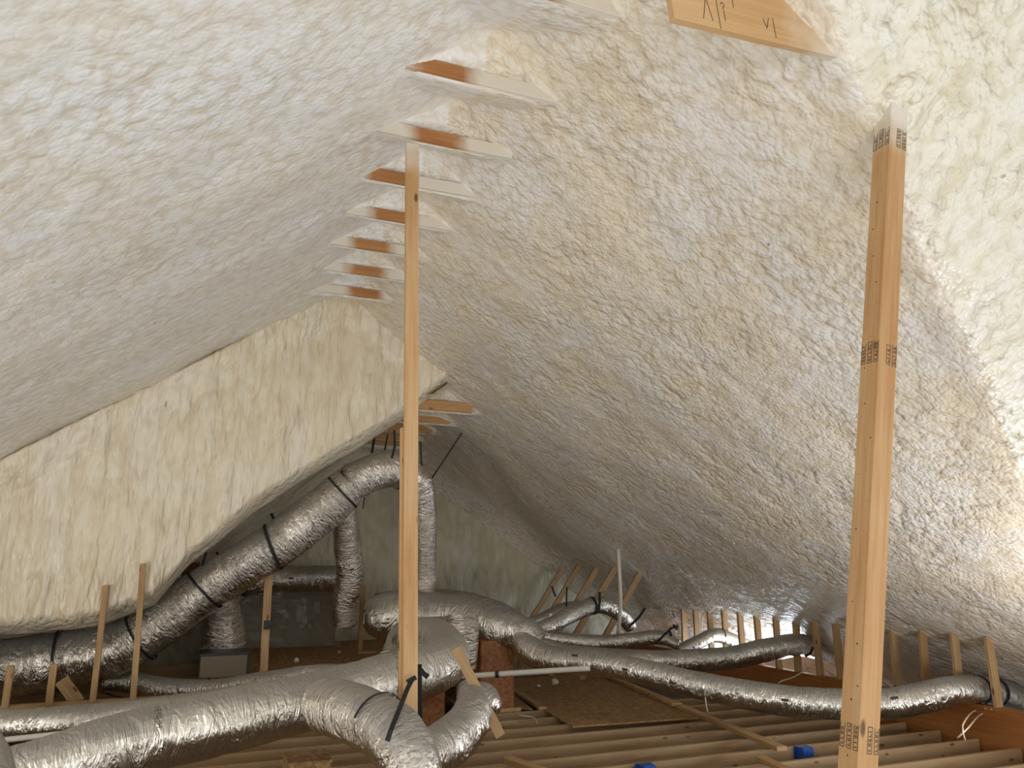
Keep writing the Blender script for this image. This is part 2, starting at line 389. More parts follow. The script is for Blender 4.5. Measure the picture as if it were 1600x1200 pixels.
# far part of the right slope and the far left slope
xs2 = np.arange(-3.7, 8.5, .04); ys2 = np.arange(YG + .02, YB + .25, .045)
X2, Y2, F2 = grid(xs2, ys2)
Z2 = smin(zR(X2), -smin(-zF(X2), np.full(len(X2), -1.06), .4), .12)
f2 = saw(Y2, FTIE_Y, FTIE_Z - .07, .20, 4.2, YB); f2[Y2 < FTIE_Y[0] + .01] = 4.2
Z2 = np.minimum(Z2, np.where(np.abs(X2 - XF) < .6, f2, 9))
# the foam is heaped into the corner between slope and end wall
Z2 = smin(Z2, Z2 - .55 * (Y2 - (YB - 1.0)) , .3) if False else Z2 - .28 * np.clip((Y2 - (YB - .9)) / .9, 0, 1) ** 2
Z2 = np.maximum(Z2, -.35)
Z2 = Z2 + .32 * np.clip((YG + .7 - Y2) / .7, 0, 1) * np.clip((XF - .25 - X2) / .4, 0, 1)
P2 = np.stack([X2, Y2, Z2], 1); P2[:, 2] -= foam_disp(P2) * (1 - .75 * np.clip((.5 - np.abs(X2 - XF)) / .3, 0, 1))
fx2 = X2[F2].mean(1)
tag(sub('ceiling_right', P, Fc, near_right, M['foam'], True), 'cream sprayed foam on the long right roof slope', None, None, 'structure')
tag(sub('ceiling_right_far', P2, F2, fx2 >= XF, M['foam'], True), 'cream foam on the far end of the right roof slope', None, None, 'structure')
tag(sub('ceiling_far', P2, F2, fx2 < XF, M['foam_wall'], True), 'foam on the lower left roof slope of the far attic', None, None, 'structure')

# the gable step between the high near roof and the low far roof
def edge_low(x): return np.interp(x, [-5.6, -1.6, -.78, -.29, .02, .61, 1.66, 2.24, 2.9], [.9, .90, .96, 1.16, 1.58, 2.12, 2.86, 3.27, 3.85])
xw = np.arange(-5.5, 3.0, .034); tw = np.linspace(0, 1, 110)
Xw, Tw, Fw = grid(xw, tw)
lo = edge_low(Xw); hi = np.maximum(np.minimum(zL(Xw), zR(Xw)) + .25, lo + .1)
Zw_ = lo + (hi - lo) * Tw
roll = np.clip((lo + .22 - Zw_) / .22, 0, 1)
Pw = np.stack([Xw, np.full(len(Xw), YG), Zw_], 1)
q = Pw.copy(); q[:, 2] *= .28; q[:, 0] *= 1.5
tp_ = np.clip(1 - (hi - .25 - Zw_) / .38, 0, 1) * np.clip((hi - .25 - Zw_) / .05 + 1, 0, 1)
rid = np.clip(1 - np.abs(vnoise(q * np.array([3.4, 1, 1.6]), 77)) * 5, 0, 1) ** 2
dw = .07 * fbm(Pw * 1.1, 3, 5) + .05 * fbm(q * 2.6, 3, 15) + .04 * rid + tp_ * (.10 + .12 * fbm(Pw * 1.6, 2, 66) + .07 * (lobes(Pw * 5, 68) - .5)) + .03 * (lobes(q * 5.5, 25) - .5) + .018 * (lobes(Pw * 9, 35) - .5)
Pw[:, 1] += -dw + .5 * roll ** 2.2
Pw[:, 2] += .05 * fbm(Pw * 1.4, 2, 55) * roll
lip = Tw == 0; Pw[lip, 2] += .45; Pw[lip, 1] += .15
tag(link('wall_middle', mesh_from('wall_middle', Pw, Fw), M['foam_wall']), 'cream foam gable wall hanging between the high and low roofs', None, None, 'structure')

# far end wall
xb = np.arange(-3.7, 8.5, .05); zb = np.arange(-.3, 4.1, .05)
Xb, Zb, Fb = grid(xb, zb)
Pb = np.stack([Xb, np.full(len(Xb), YB), Zb], 1)
q = Pb.copy(); q[:, 2] *= .45
Pb[:, 1] -= .09 * fbm(q * 1.3, 3, 7) + .04 * (lobes(q * 4, 17) - .5) + .05 * fbm(q * 4, 2, 9)
fz = Zb[Fb].mean(1); fxb = Xb[Fb].mean(1)
okb = fz < np.minimum(zR(fxb), np.maximum(zF(fxb), 1.06)) + .15
tag(link('wall_left', box_mesh('wall_left', .1, 4.4, 1.7, 0, (-3.6, YG + 2.15, .45)), M['foam_wall']), 'foam closing the far left eave', None, None, 'structure')
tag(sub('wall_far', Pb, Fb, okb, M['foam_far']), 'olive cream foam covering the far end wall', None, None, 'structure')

# ceiling boards of the rooms below, seen between the joists
me = box_mesh('floor', 14.6, 11.0, .04, 0, (1.4, 7.4, -.29))
tag(link('floor', me, M['drywall']), 'dull back of the ceiling boards between the joists', None, None, 'structure')

# ------------------------------------------------------------------ joists, beams, knee wall
XB = 7.0
jy = 2.30; k = 0
joist_places = ['just below the bottom edge of the frame']
while jy < 8.5:
    o = board('floor_joist', (-1.6 if jy > 5 else -.6, jy, -.118), (XB - .03, jy, -.118), .04, .236, M['joist'])
    if jy < 4.55: lab = 'floor joist running under the camera side of the attic floor'; 
    else:
        lab = 'pale floor joist meeting the reddish beam, %s' % (['nearest the bottom edge', 'second up from the bottom edge', 'third up from the bottom edge', 'fourth up, just below the strand board', 'fifth up, under the board edge', 'sixth up, partly under the strand board', 'seventh up, under the strand board', 'eighth up, under the strand board', 'ninth up, under the strand board', 'tenth up, beyond the long duct', 'eleventh up, near the far platform'][min(k, 10)])
        k += 1
    tag(o, lab, 'joist', 'floor joists')
    jy += .406
beam = board('support_beam', (XB + .045, 3.0, .03), (XB + .045, 12.5, .03), .09, .54, M['beam'], side=(1, 0, 0))
tag(beam, 'deep reddish-brown engineered beam carrying the short right studs', 'beam')
BT = .30
stud_px = [(1562, 1115), (1503, 1100), (1449, 1080), (1403, 1070), (1354, 1060), (1314, 1050), (1281, 1045), (1247, 1036), (1217, 1028), (1187, 1022), (1160, 1016), (1135, 1010), (1111, 1005), (1089, 1001), (1069, 998)]
names = ['nearest of the row, at the right edge', 'second of the row from the right edge', 'third of the row, behind the duct end', 'fourth of the row, right of the big post', 'half hidden behind the big leaning post',
         'just left of the big leaning post', 'second left of the big post', 'third left of the big post', 'fourth left of the big post', 'fifth left of the big post', 'sixth left of the big post, bright on one face', 'seventh left of the big post', 'third from the far end of the row', 'second from the far end of the row', 'farthest of the row, at its left end']
STUD_Y = []
for i, (px, py) in enumerate(stud_px):
    y = atX(px, py, XB + .045).y
    STUD_Y.append(y)
    top = zR(XB + .045) - .02
    o = board('knee_wall_stud', (XB + .045 + random.uniform(-.01, .01), y, BT - .002), (XB + .045 + random.uniform(-.01, .02), y + random.uniform(-.02, .03), top + .10), .038, .089, M['stud'], side=(0, 1, 0))
    tag(o, 'short stud on reddish beam, ' + names[i], 'stud', 'short studs of the right knee wall')

# ------------------------------------------------------------------ ties under the ridges
tx = [(780, 860, 2), (600, 770, 116), (560, 765, 216), (560, 692, 281), (545, 680, 336), (540, 640, 388), (535, 625, 428), (515, 612, 459)]
tn = ['at the top edge of the photo', 'topmost full one, foam-misted at its left', 'just above the thin post, mostly misted over', 'left of the thin post near its top', 'fourth down the row, crossing behind the thin post', 'fifth down the row, pale', 'sixth down the row, reddish', 'lowest of the row, above the cream gable wall']
orange = [820, 690, 684, 607, 612, 580, 572, 570]
for i, y in enumerate(TIE_Y):
    xa, xb_ = .90, 1.86
    cx = atY(orange[i], tx[i][2], y).x                 # where the bare wood shows between the misted ends
    me = box_mesh('collar_tie', xb_ - xa, .038, .089, .002, ((xa + xb_) / 2 - cx, 0, 0))
    o = link('collar_tie', me, M['tie'], loc=(cx, y, TIE_Z))
    tag(o, 'collar tie half buried in ridge foam, ' + tn[i], 'beam', 'collar ties along the near ridge')
fn = ['nearest and widest, beside the low peak', 'second, with two dark knots', 'third, right end square behind the thin post', 'fourth, low and dim', 'farthest, lowest at left above the duct']
for i, y in enumerate(FTIE_Y):
    me = box_mesh('collar_tie', .95, .038, .12, .002)
    o = link('collar_tie', me, M['tie_far'], loc=(XF - .12, y, FTIE_Z))
    tag(o, 'yellow-brown collar tie under the low far ridge, ' + fn[i], 'beam', 'collar ties under the far ridge')

# ------------------------------------------------------------------ the leaning square post with its grade stamps
pc0 = atD(1342, 1180, 2.95); pc1 = atD(1392, 200, 3.6)
off = Vector((.052, .052, 0)); dirp = (pc1 - pc0).normalized()
b0 = pc0 + off - dirp * ((pc0.z) / dirp.z); b1 = pc1 + off + dirp * .28
post = board('support_post', b0, b1, .104, .104, M['post_tip'], side=(0, 1, 0), bev=.004)
tag(post, 'thick square wooden post leaning at right, grade stamps on two faces', 'post')
def stamp(parent, x, face, seed, n, edge):
    """an ink grade stamp: rows of little frames, bars and rings, too small in the photo to be read"""
    rnd = random.Random(seed); bm = bmesh.new(); h = .052 + .0008
    def rect(u0, v0, u1, v1):
        pts = [(u0, v0), (u1, v0), (u1, v1), (u0, v1)]
        vs = []
        for (u, v) in pts:
            if face == 'y': vs.append(bm.verts.new((x + u, -h, v)))
            else: vs.append(bm.verts.new((x + u, v, h * edge)))
        bm.faces.new(vs)
    v = -.046
    for k in range(n):
        w = .024; L = .095 + rnd.uniform(-.006, .006)
        t = .0026
        v1 = min(v + w, .049)
        rect(0, v, L, v + t); 
        if v1 < .049: rect(0, v1 - t, L, v1)
        rect(0, v, t, v1); 
        if k % 2: rect(L - t, v, L, v1)
        u = .010
        while u < L - .014:
            c = rnd.choice('EOIL')
            a, b_ = v + .006, v1 - .005
            if c == 'E': rect(u, a, u + .003, b_); rect(u + .006, a, u + .009, b_); rect(u, a, u + .012, a + .003)
            elif c == 'O':
                rect(u, a, u + .002, b_); rect(u + .010, a, u + .012, b_); rect(u, a, u + .012, a + .002); rect(u, b_ - .002, u + .012, b_); rect(u + .004, a + .004, u + .008, b_ - .004)
            elif c == 'I': rect(u, a, u + .004, b_)
            else: rect(u, a, u + .003, b_); rect(u, a, u + .012, a + .003)
            u += .017
        v += .034
    me = bpy.data.meshes.new('grade_stamp'); bm.to_mesh(me); bm.free()
    o = link('grade_stamp', me, M['ink'], parent); o['label'] = 'black ink grade stamp'
    return o
def hit(px, py):   # distance along the post's own axis for a pixel on it
    a = CO; r = _ray(px, py); r = r / np.linalg.norm(r); p = np.array(b0); u = np.array(dirp)
    w0 = a - p; b = r @ u; d_ = r @ w0; e = u @ w0
    return (e - b * d_) / (1 - b * b) if True else 0
pm = post.matrix_world.to_3x3(); ax_z = pm.col[2]       # which way the board's Z looks
ez = 1 if ax_z.x < 0 else -1
for py, sd, n in ((237, 1, 3), (572, 5, 3), (1172, 9, 3)):
    s = hit(1345 + (1200 - py) * .045, py)
    stamp(post, s, 'x', sd, n, ez)
    stamp(post, s - .004, 'y', sd + 1, 2 if py != 1172 else 2, ez)
def dots(parent, pts, face, edge, name='nail_hole'):
    bm = bmesh.new()
    for (x, v, r) in pts:
        vs = []
        for a in range(8):
            c, s = r * math.cos(a * math.pi / 4), r * math.sin(a * math.pi / 4)
            vs.append(bm.verts.new((x + c * 1.3, -.0527, v + s) if face == 'y' else (x + c * 1.3, v + s, .0527 * edge)))
        bm.faces.new(vs)
    me = bpy.data.meshes.new(name); bm.to_mesh(me); bm.free()
    return link(name, me, M['nail'], parent)
rn = random.Random(3)
o = dots(post, [(.9 + .14 * i + rn.uniform(-.05, .05), rn.uniform(-.03, .03), rn.choice([.002, .003, .0035])) for i in range(20)], 'x', ez); o['kind'] = 'stuff'

# thin middle post
c0 = atY(640, 1120, 4.50); c1 = atY(644, 226, 4.50); dv = (c1 - c0).normalized()
cb = c0 - dv * (c0.z / dv.z)
off = Vector((.0, .02, 0))
tp = empty('support_post', cb, 'tall thin wooden post in the middle, reaching up to a collar tie', 'post')
bpy.context.view_layer.update()
M['post2_tip'] = wood_mat('thin_post_misted', (0.54, 0.32, 0.14), (0.44, 0.23, 0.085), (0.58, 0.38, 0.19), spray=((c1 - cb).length - .22, (c1 - cb).length + .06))
board('upright', cb, c1, .038, .084, M['post2_tip'], side=(0, 1, 0), parent=tp)
sp0 = cb + Vector((-.012, .040, 0)); sp1 = sp0 + dv * ((c1 - cb).length * .56)
board('splice_board', sp0, sp1, .038, .084, M['post2'], side=(0, 1, 0), parent=tp)

# header board at the top right, tied to the post
h0 = atY(1045, 31, 2.30); h1 = atY(1362, 100, 2.36)
hd = empty('header_board', h0, 'wide wooden board at the top right with pencil marks, end buried in foam', 'beam')
bpy.context.view_layer.update()
up = Vector((0, 0, .14))
hb = board('plank', h0 + up, h1 + Vector((.35, .02, .02)) + up, .038, .28, M['header'], side=(0, 1, 0), parent=hd)
def strokes(name, parent, segs, y, w=.004, mat='ink'):
    bm = bmesh.new()
    for (x0, z0, x1, z1) in segs:
        d_ = Vector((x1 - x0, 0, z1 - z0)); n_ = Vector((-d_.z, 0, d_.x)).normalized() * w / 2
        a, b_ = Vector((x0, y, z0)), Vector((x1, y, z1))
        bm.faces.new([bm.verts.new(a - n_), bm.verts.new(b_ - n_), bm.verts.new(b_ + n_), bm.verts.new(a + n_)])
    me = bpy.data.meshes.new(name); bm.to_mesh(me); bm.free()
    return link(name, me, M[mat], parent)
sgn = 1 if (hb.matrix_world.to_3x3().col[2]).z > 0 else -1
hbz = lambda z: sgn * (z - .14)
seg = [(.155, .03, .185, .14), (.185, .14, .205, .03), (.242, .0, .242, .17), (.50, .105, .515, .06), (.515, .06, .535, .115), (.56, .02, .56, .12),
       (.258, .09, .288, .10), (.262, .12, .272, .135), (.272, .135, .285, .122), (.285, .122, .270, .10), (.276, .10, .276, .045), (.276, .06, .305, .062), (.305, .062, .285, .04), (.335, .12, .338, .17)]
for name_, idx in (('dark pencil mark like an A', [0, 1]), ('upright pencil line', [2]), ('dark pencil mark like a V', [3, 4]), ('short pencil line', [5]), ('scribbled pencil figure', [7, 8, 9, 10]), ('short dark nick', [len(seg) - 1])):
    pmk = strokes('pencil_mark', hb, [(seg[k][0], hbz(seg[k][1]), seg[k][2], hbz(seg[k][3])) for k in idx], -.0198, .0035); pmk['label'] = name_

# ------------------------------------------------------------------ ducts
def catmull(pts, rad, step=.03):
    P_ = [Vector(p) for p in pts]; out = []; ro = []
    n = len(P_)
    for i in range(n - 1):
        p0 = P_[i - 1] if i else P_[0] * 2 - P_[1]; p1, p2 = P_[i], P_[i + 1]; p3 = P_[i + 2] if i + 2 < n else P_[-1] * 2 - P_[-2]
        m = max(2, int((p2 - p1).length / step))
        for j in range(m):
            t = j / m
            out.append(.5 * ((2 * p1) + (p2 - p0) * t + (2 * p0 - 5 * p1 + 4 * p2 - p3) * t * t + (3 * p1 - p0 - 3 * p2 + p3) * t ** 3))
            s = t * t * (3 - 2 * t); ro.append(rad[i] * (1 - s) + rad[i + 1] * s)
    out.append(P_[-1]); ro.append(rad[-1]); return out, ro
def tube(name, pts, rad, mat, parent=None, nseg=36, wrinkle=1.0, step=.025, seed=0, sag=.06, cap=True, square=0.0, flatten=1.0):
    path, rr = catmull(pts, rad, step)
    n = len(path); T = []
    for i in range(n):
        a, b_ = path[max(0, i - 1)], path[min(n - 1, i + 1)]; T.append((b_ - a).normalized())
    u = Vector((0, 0, 1)); u = (u - T[0] * u.dot(T[0]))
    if u.length < .1: u = Vector((0, 1, 0)) - T[0] * T[0].y
    u.normalize(); fr = []
    for i in range(n):
        u = (u - T[i] * u.dot(T[i])).normalized(); fr.append((u.copy(), T[i].cross(u)))
    L = [0.0]
    for i in range(1, n): L.append(L[-1] + (path[i] - path[i - 1]).length)
    ang = np.arange(nseg + 1) / nseg * 2 * math.pi
    Lp = np.array(L)[:, None] + 0 * ang[None]; A = 0 * np.array(L)[:, None] + ang[None]
    q1 = np.stack([Lp * 22, np.cos(A) * 1.3 + seed * 3.1, np.sin(A) * 1.3], 2).reshape(-1, 3)
    q2 = np.stack([Lp * 5, np.cos(A) * 2.2 + seed * 5.3, np.sin(A) * 2.2], 2).reshape(-1, 3)
    q3 = np.stack([Lp * 1.4 + seed * 9, np.cos(A) * .8, np.sin(A) * .8], 2).reshape(-1, 3)
    w = (.030 * fbm(q1, 2, 3) * (.4 + .8 * np.clip(vnoise(q2, 8) + .4, 0, 1)) + .045 * fbm(q2, 2, 5) + .05 * vnoise(q3, 6)) * wrinkle
    w = (1 + w).reshape(n, nseg + 1); w[:, -1] = w[:, 0]
    V = np.zeros((n, nseg + 1, 3)); UV = np.zeros((n, nseg + 1, 2))
    for i in range(n):
        U_, W_ = np.array(fr[i][0]), np.array(fr[i][1]); c, s = np.cos(ang), np.sin(ang)
        if square:
            e = (np.abs(c) ** 4 + np.abs(s) ** 4) ** -.25; e = 1 * (1 - square) + e * square
        else: e = 1
        r = rr[i] * w[i] * e
        V[i] = np.array(path[i])[None] + (r * c)[:, None] * U_[None] * flatten + (r * s)[:, None] * W_[None]
        UV[i, :, 0] = L[i]; UV[i, :, 1] = ang * rr[i]
    V = V.reshape(-1, 3); UV = UV.reshape(-1, 2)
    I, J = np.meshgrid(np.arange(nseg), np.arange(n - 1)); a = (J * (nseg + 1) + I).ravel()
    F = [tuple(x) for x in np.stack([a, a + 1, a + nseg + 2, a + nseg + 1], 1)]
    if cap:
        F.append(tuple(range(nseg - 1, -1, -1))); F.append(tuple((n - 1) * (nseg + 1) + np.arange(nseg)))
    o = link(name, mesh_from(name, V, F, UV), mat, parent)
    o_path = (path, rr, fr)
    return o, o_path
def px(lst):
    """(pixel x, pixel y, depth, radius in pixels) to world points and metres"""
    return [atD(a, b_, d_) for a, b_, d_, r in lst], [r * d_ / FPX for a, b_, d_, r in lst]
PATH = {}
def duct(key, lst, label, mat='foil', **kw):
    p, r = px(lst)
    o, PATH[key] = tube('flexible_duct', p, r, M[mat], seed=len(PATH) + 1, **kw)
    tag(o, label, 'duct'); return o
def ring_pts(key, t, w, r_extra=.006, thick=.004, nseg=40):
    path, rr, fr = PATH[key]; i = min(len(path) - 2, max(1, int(t * (len(path) - 1))))
    c = path[i]; T = (path[i + 1] - path[i - 1]).normalized(); return c, T, fr[i], rr[i]
def ribbon(bm, pts, nrm, w, thick=.004):
    """flat webbing through pts; nrm(i) gives the direction of its width"""
    prev = None; n = len(pts)
    for i, p in enumerate(pts):
        p = Vector(p); a = Vector(pts[max(0, i - 1)]); b_ = Vector(pts[min(n - 1, i + 1)]); t = (b_ - a).normalized()
        s = nrm(i) if callable(nrm) else Vector(nrm); s = (s - t * s.dot(t)).normalized(); o_ = t.cross(s) * thick / 2; s = s * w / 2
        q = [bm.verts.new(p - s - o_), bm.verts.new(p + s - o_), bm.verts.new(p + s + o_), bm.verts.new(p - s + o_)]
        if prev:
            for k in range(4): bm.faces.new([prev[k], prev[(k + 1) % 4], q[(k + 1) % 4], q[k]])
        else: bm.faces.new(q[::-1])
        prev = q
    bm.faces.new(prev)
def strap(key, t, label, tails=(), w=.026, a0=0, a1=360, extra=.05, tilt=0, name='hanging_strap'):
    bm = bmesh.new()
    if key:
        c, T, (U, W), r = ring_pts(key, t, w); pts = []
        for k in range(41):
            a = math.radians(a0 + (a1 - a0) * k / 40)
            pts.append(c + (U * math.cos(a) + W * math.sin(a)) * (r * (1 + extra)) + T * tilt * math.cos(a))
        ribbon(bm, pts, T, w)
    for tl in tails:
        tl = [Vector(p) for p in tl]
        ribbon(bm, tl, tuple(RT), w if len(tl) < 9 else w)
    me = bpy.data.meshes.new(name); bm.to_mesh(me); bm.free()
    o = link(name, me, M['strap']); tag(o, label, 'strap', 'black hanging straps'); return o

duct('riser', [(-70, 1058, 7.7, 46), (20, 1042, 7.75, 46), (100, 1030, 7.9, 44), (180, 1014, 8.05, 40), (235, 985, 8.15, 39), (330, 914, 8.4, 36), (430, 852, 8.6, 35), (505, 796, 8.8, 34), (548, 758, 8.9, 30)],
     'long silver flexible duct climbing under the left slope from the left edge', wrinkle=1.1)
duct('riser2', [(532, 772, 9.05, 24), (556, 752, 9.1, 29), (590, 738, 9.2, 29), (622, 735, 9.35, 28), (650, 752, 9.5, 24), (662, 790, 9.6, 19), (664, 850, 9.65, 18), (664, 905, 9.6, 18), (662, 960, 9.5, 18)],
     'silver duct bending over behind the thin post and dropping down', wrinkle=1.2)
duct('drop', [(528, 770, 9.3, 20), (537, 800, 9.4, 21), (543, 850, 9.5, 22), (548, 900, 9.6, 22), (540, 945, 9.7, 20), (540, 975, 9.75, 18)],
     'crinkled vertical silver duct hanging left of the thin post', 'foil_bright', wrinkle=1.6)
duct('stub', [(340, 940, 8.9, 26), (345, 965, 8.9, 31), (347, 990, 8.9, 33), (348, 1010, 8.9, 34)], 'short crumpled duct dropping onto a black-rimmed metal box', 'foil_bright', wrinkle=2.0)
duct('crosswise', [(380, 912, 10.6, 20), (420, 905, 10.9, 20), (470, 904, 11.1, 20), (528, 904, 11.2, 20)], 'horizontal dim duct above the plastic-wrapped unit', wrinkle=1.2)
duct('trunk', [(585, 962, 9.3, 30), (610, 962, 9.2, 38), (660, 965, 9.2, 38), (715, 968, 9.1, 36), (770, 982, 8.9, 32), (815, 992, 8.8, 27), (838, 1008, 8.7, 22)],
     'bulky silver trunk duct lying across the platform behind the thin post', 'foil_matte', wrinkle=1.3)
duct('trunk_back', [(590, 948, 10.2, 20), (650, 936, 10.2, 16), (720, 942, 10.1, 18), (775, 958, 9.9, 18), (825, 984, 9.6, 15), (850, 1000, 9.3, 12)], 'dull duct curving over the back of the trunk duct', 'foil_matte')
duct('main', [(-120, 1275, 4.1, 60), (-20, 1240, 4.2, 58), (120, 1190, 4.4, 52), (230, 1156, 4.6, 50), (350, 1128, 4.8, 48), (470, 1100, 5.05, 44), (560, 1078, 5.3, 43), (640, 1056, 5.6, 43), (695, 1032, 5.9, 38), (690, 1003, 6.4, 30), (655, 992, 6.9, 26), (632, 1008, 7.3, 22)],
     'large near duct sweeping from the bottom left corner to behind the thin post', 'foil_matte', wrinkle=1.0)
duct('second', [(-60, 1134, 6.3, 25), (40, 1132, 6.4, 24), (150, 1124, 6.5, 24), (260, 1111, 6.6, 23), (350, 1097, 6.7, 22), (440, 1082, 6.8, 18)],
     'thinner straight duct behind the large near duct at lower left', 'foil_matte', wrinkle=.7)
duct('third', [(165, 1066, 8.2, 12), (205, 1066, 8.2, 16), (250, 1077, 8.0, 18), (330, 1078, 7.8, 16), (400, 1068, 7.6, 16), (480, 1058, 7.2, 17), (560, 1052, 6.9, 15)],
     'small duct snaking above the thinner straight duct, bright patch at its left end', 'foil', wrinkle=1.0)
duct('branch', [(498, 1092, 4.85, 30), (512, 1102, 4.7, 40), (560, 1118, 4.35, 46), (610, 1145, 4.1, 48), (640, 1190, 3.95, 48), (645, 1260, 3.9, 48)],
     'near branch duct curling down at the foot of the thin post', 'foil', wrinkle=1.4)
duct('elbow', [(640, 1185, 4.55, 30), (672, 1176, 4.8, 36), (708, 1156, 5.0, 37), (735, 1122, 5.2, 33), (738, 1092, 5.5, 24), (728, 1078, 5.7, 16)],
     'curved duct elbow right of the near branch duct', 'foil', wrinkle=1.3)
duct('stubend', [(738, 1082, 6.2, 18), (756, 1090, 6.1, 22), (768, 1102, 6.0, 18), (772, 1110, 6.0, 12)], 'short duct end poking out behind the leaning loose board', 'foil')
duct('corner', [(-40, 1150, 3.7, 30), (-22, 1190, 3.6, 34), (-14, 1240, 3.5, 38)], 'dull duct bulging in at the bottom left corner', 'foil_matte')
duct('long', [(812, 992, 8.75, 18), (826, 1014, 8.6, 22), (862, 1030, 8.4, 21), (920, 1034, 8.2, 20), (990, 1046, 8.0, 19), (1080, 1068, 7.75, 20), (1180, 1088, 7.5, 22), (1270, 1099, 7.35, 23), (1370, 1101, 7.25, 23), (1440, 1090, 7.2, 23), (1492, 1078, 7.2, 21), (1550, 1080, 7.5, 20), (1625, 1098, 7.9, 20)],
     'longest silver duct running right across the joists behind the big post', 'foil_matte', wrinkle=1.0)
duct('mid', [(830, 1004, 9.2, 13), (880, 1021, 9.2, 15), (960, 1030, 9.3, 16), (1050, 1033, 9.3, 17), (1140, 1028, 9.35, 17), (1200, 1015, 9.4, 17), (1250, 1008, 9.6, 17), (1290, 1020, 9.9, 14)],
     'middle duct lying beyond the longest one and crossing the reddish beam', 'foil_matte', wrinkle=1.0)
duct('upper', [(826, 988, 9.7, 9), (862, 998, 9.9, 11), (930, 1004, 10.1, 11), (990, 1000, 10.3, 11), (1030, 996, 10.3, 11), (1060, 1008, 10.2, 8)],
     'slim duct ending at a tied black strap before the knee wall', 'foil_matte')
duct('small', [(1060, 1018, 10.3, 10), (1090, 1004, 10.4, 10), (1118, 993, 10.6, 11), (1150, 1003, 10.9, 11), (1175, 1012, 11.1, 10)], 'small duct crossing over the beam between the far studs', 'foil_matte')
duct('arch', [(828, 986, 9.6, 10), (862, 976, 9.9, 12), (895, 958, 10.2, 13), (935, 945, 10.4, 13), (965, 956, 10.5, 12), (985, 978, 10.6, 11)],
     'arched duct held up by a strap among the slanted braces', 'foil', wrinkle=.9)
duct('behind', [(812, 976, 9.9, 8), (845, 968, 10.4, 9), (880, 952, 10.9, 10), (915, 950, 11.2, 10)], 'small duct behind the arched duct by the first slanted braces', 'foil')

# wrapped junction box of the trunk
pj, rj = px([(722, 962, 8.35, 24), (722, 985, 8.3, 26), (722, 1012, 8.3, 25), (722, 1038, 8.35, 22)])
jb, _ = tube('junction_box', pj, rj, M['foil_bright'], square=.8, wrinkle=1.4, seed=31); tag(jb, 'crumpled foil-wrapped square junction box beside the thin post', 'duct box')
duct('joiner', [(640, 985, 8.4, 15), (670, 982, 8.4, 18), (700, 984, 8.4, 19)], 'short pale duct collar running into the foil-wrapped junction box', 'foil_bright')
duct('bulge', [(604, 1046, 6.9, 14), (618, 1012, 7.4, 18), (628, 992, 7.8, 20), (648, 980, 8.2, 16)], 'silver duct elbow left of the thin post, joining the trunk', 'foil')

# tape bands on the near duct's joint, as parts of that duct
def band(parent, key, t, mat, w, label):
    c, T, (U, W), r = ring_pts(key, t, w); bm = bmesh.new(); rnd = random.Random(5)
    pts = [c + (U * math.cos(a) + W * math.sin(a)) * r * (1.035 + .02 * rnd.random()) + T * .02 * rnd.uniform(-1, 1) for a in [math.tau * k / 30 for k in range(31)]]
    ribbon(bm, pts, T, w, .006); me = bpy.data.meshes.new('tape_band'); bm.to_mesh(me); bm.free()
    o = link('tape_band', me, mat, parent); o['label'] = label
main_o = [o for o in COL.objects if o.get('label', '').startswith('large near duct')][0]
M['tape'] = foil_mat('crumpled_tape', (0.42, 0.36, 0.29), .4, bump=1.6)
band(main_o, 'main', .565, M['tape'], .085, 'crumpled brownish tape band')

# lettering printed on the near duct, reading downwards across it
def duct_text(parent, key, t, txt, ang0, size, label):
    path, rr, fr = PATH[key]; n = len(path); i = int(t * (n - 1))
    glyph = {'H': [(0, 0, 0, 1), (.6, 0, .6, 1), (0, .5, .6, .5)], 'E': [(0, 0, 0, 1), (0, 0, .6, 0), (0, .5, .5, .5), (0, 1, .6, 1)],
             'N': [(0, 0, 0, 1), (0, 1, .6, 0), (.6, 0, .6, 1)], 'U': [(0, 1, 0, 0), (0, 0, .6, 0), (.6, 0, .6, 1)], 'I': [(.3, 0, .3, 1)]}
    c, T, (U, W), r = ring_pts(key, t, 0); bm = bmesh.new(); a = ang0
    def P_(u, v): # u around, v along
        an = a + u * size / r
        return c + T * (v * size) + (U * math.cos(an) + W * math.sin(an)) * (r * 1.05)
    for ch in txt:
        for (x0, y0, x1, y1) in glyph[ch]:
            p, q_ = P_(x0, y0), P_(x1, y1); dd = (q_ - p).normalized(); nn = (p - c - T * (p - c).dot(T)).normalized(); s = dd.cross(nn) * size * .06
            bm.faces.new([bm.verts.new(p - s), bm.verts.new(q_ - s), bm.verts.new(q_ + s), bm.verts.new(p + s)])
        a += size * .95 / r
    me = bpy.data.meshes.new('printed_lettering'); bm.to_mesh(me); bm.free()
    o = link('printed_lettering', me, M['ink'], parent); o['label'] = label
duct_text(main_o, 'main', .238, 'IENUH', .42, .033, 'faint black printed letters')

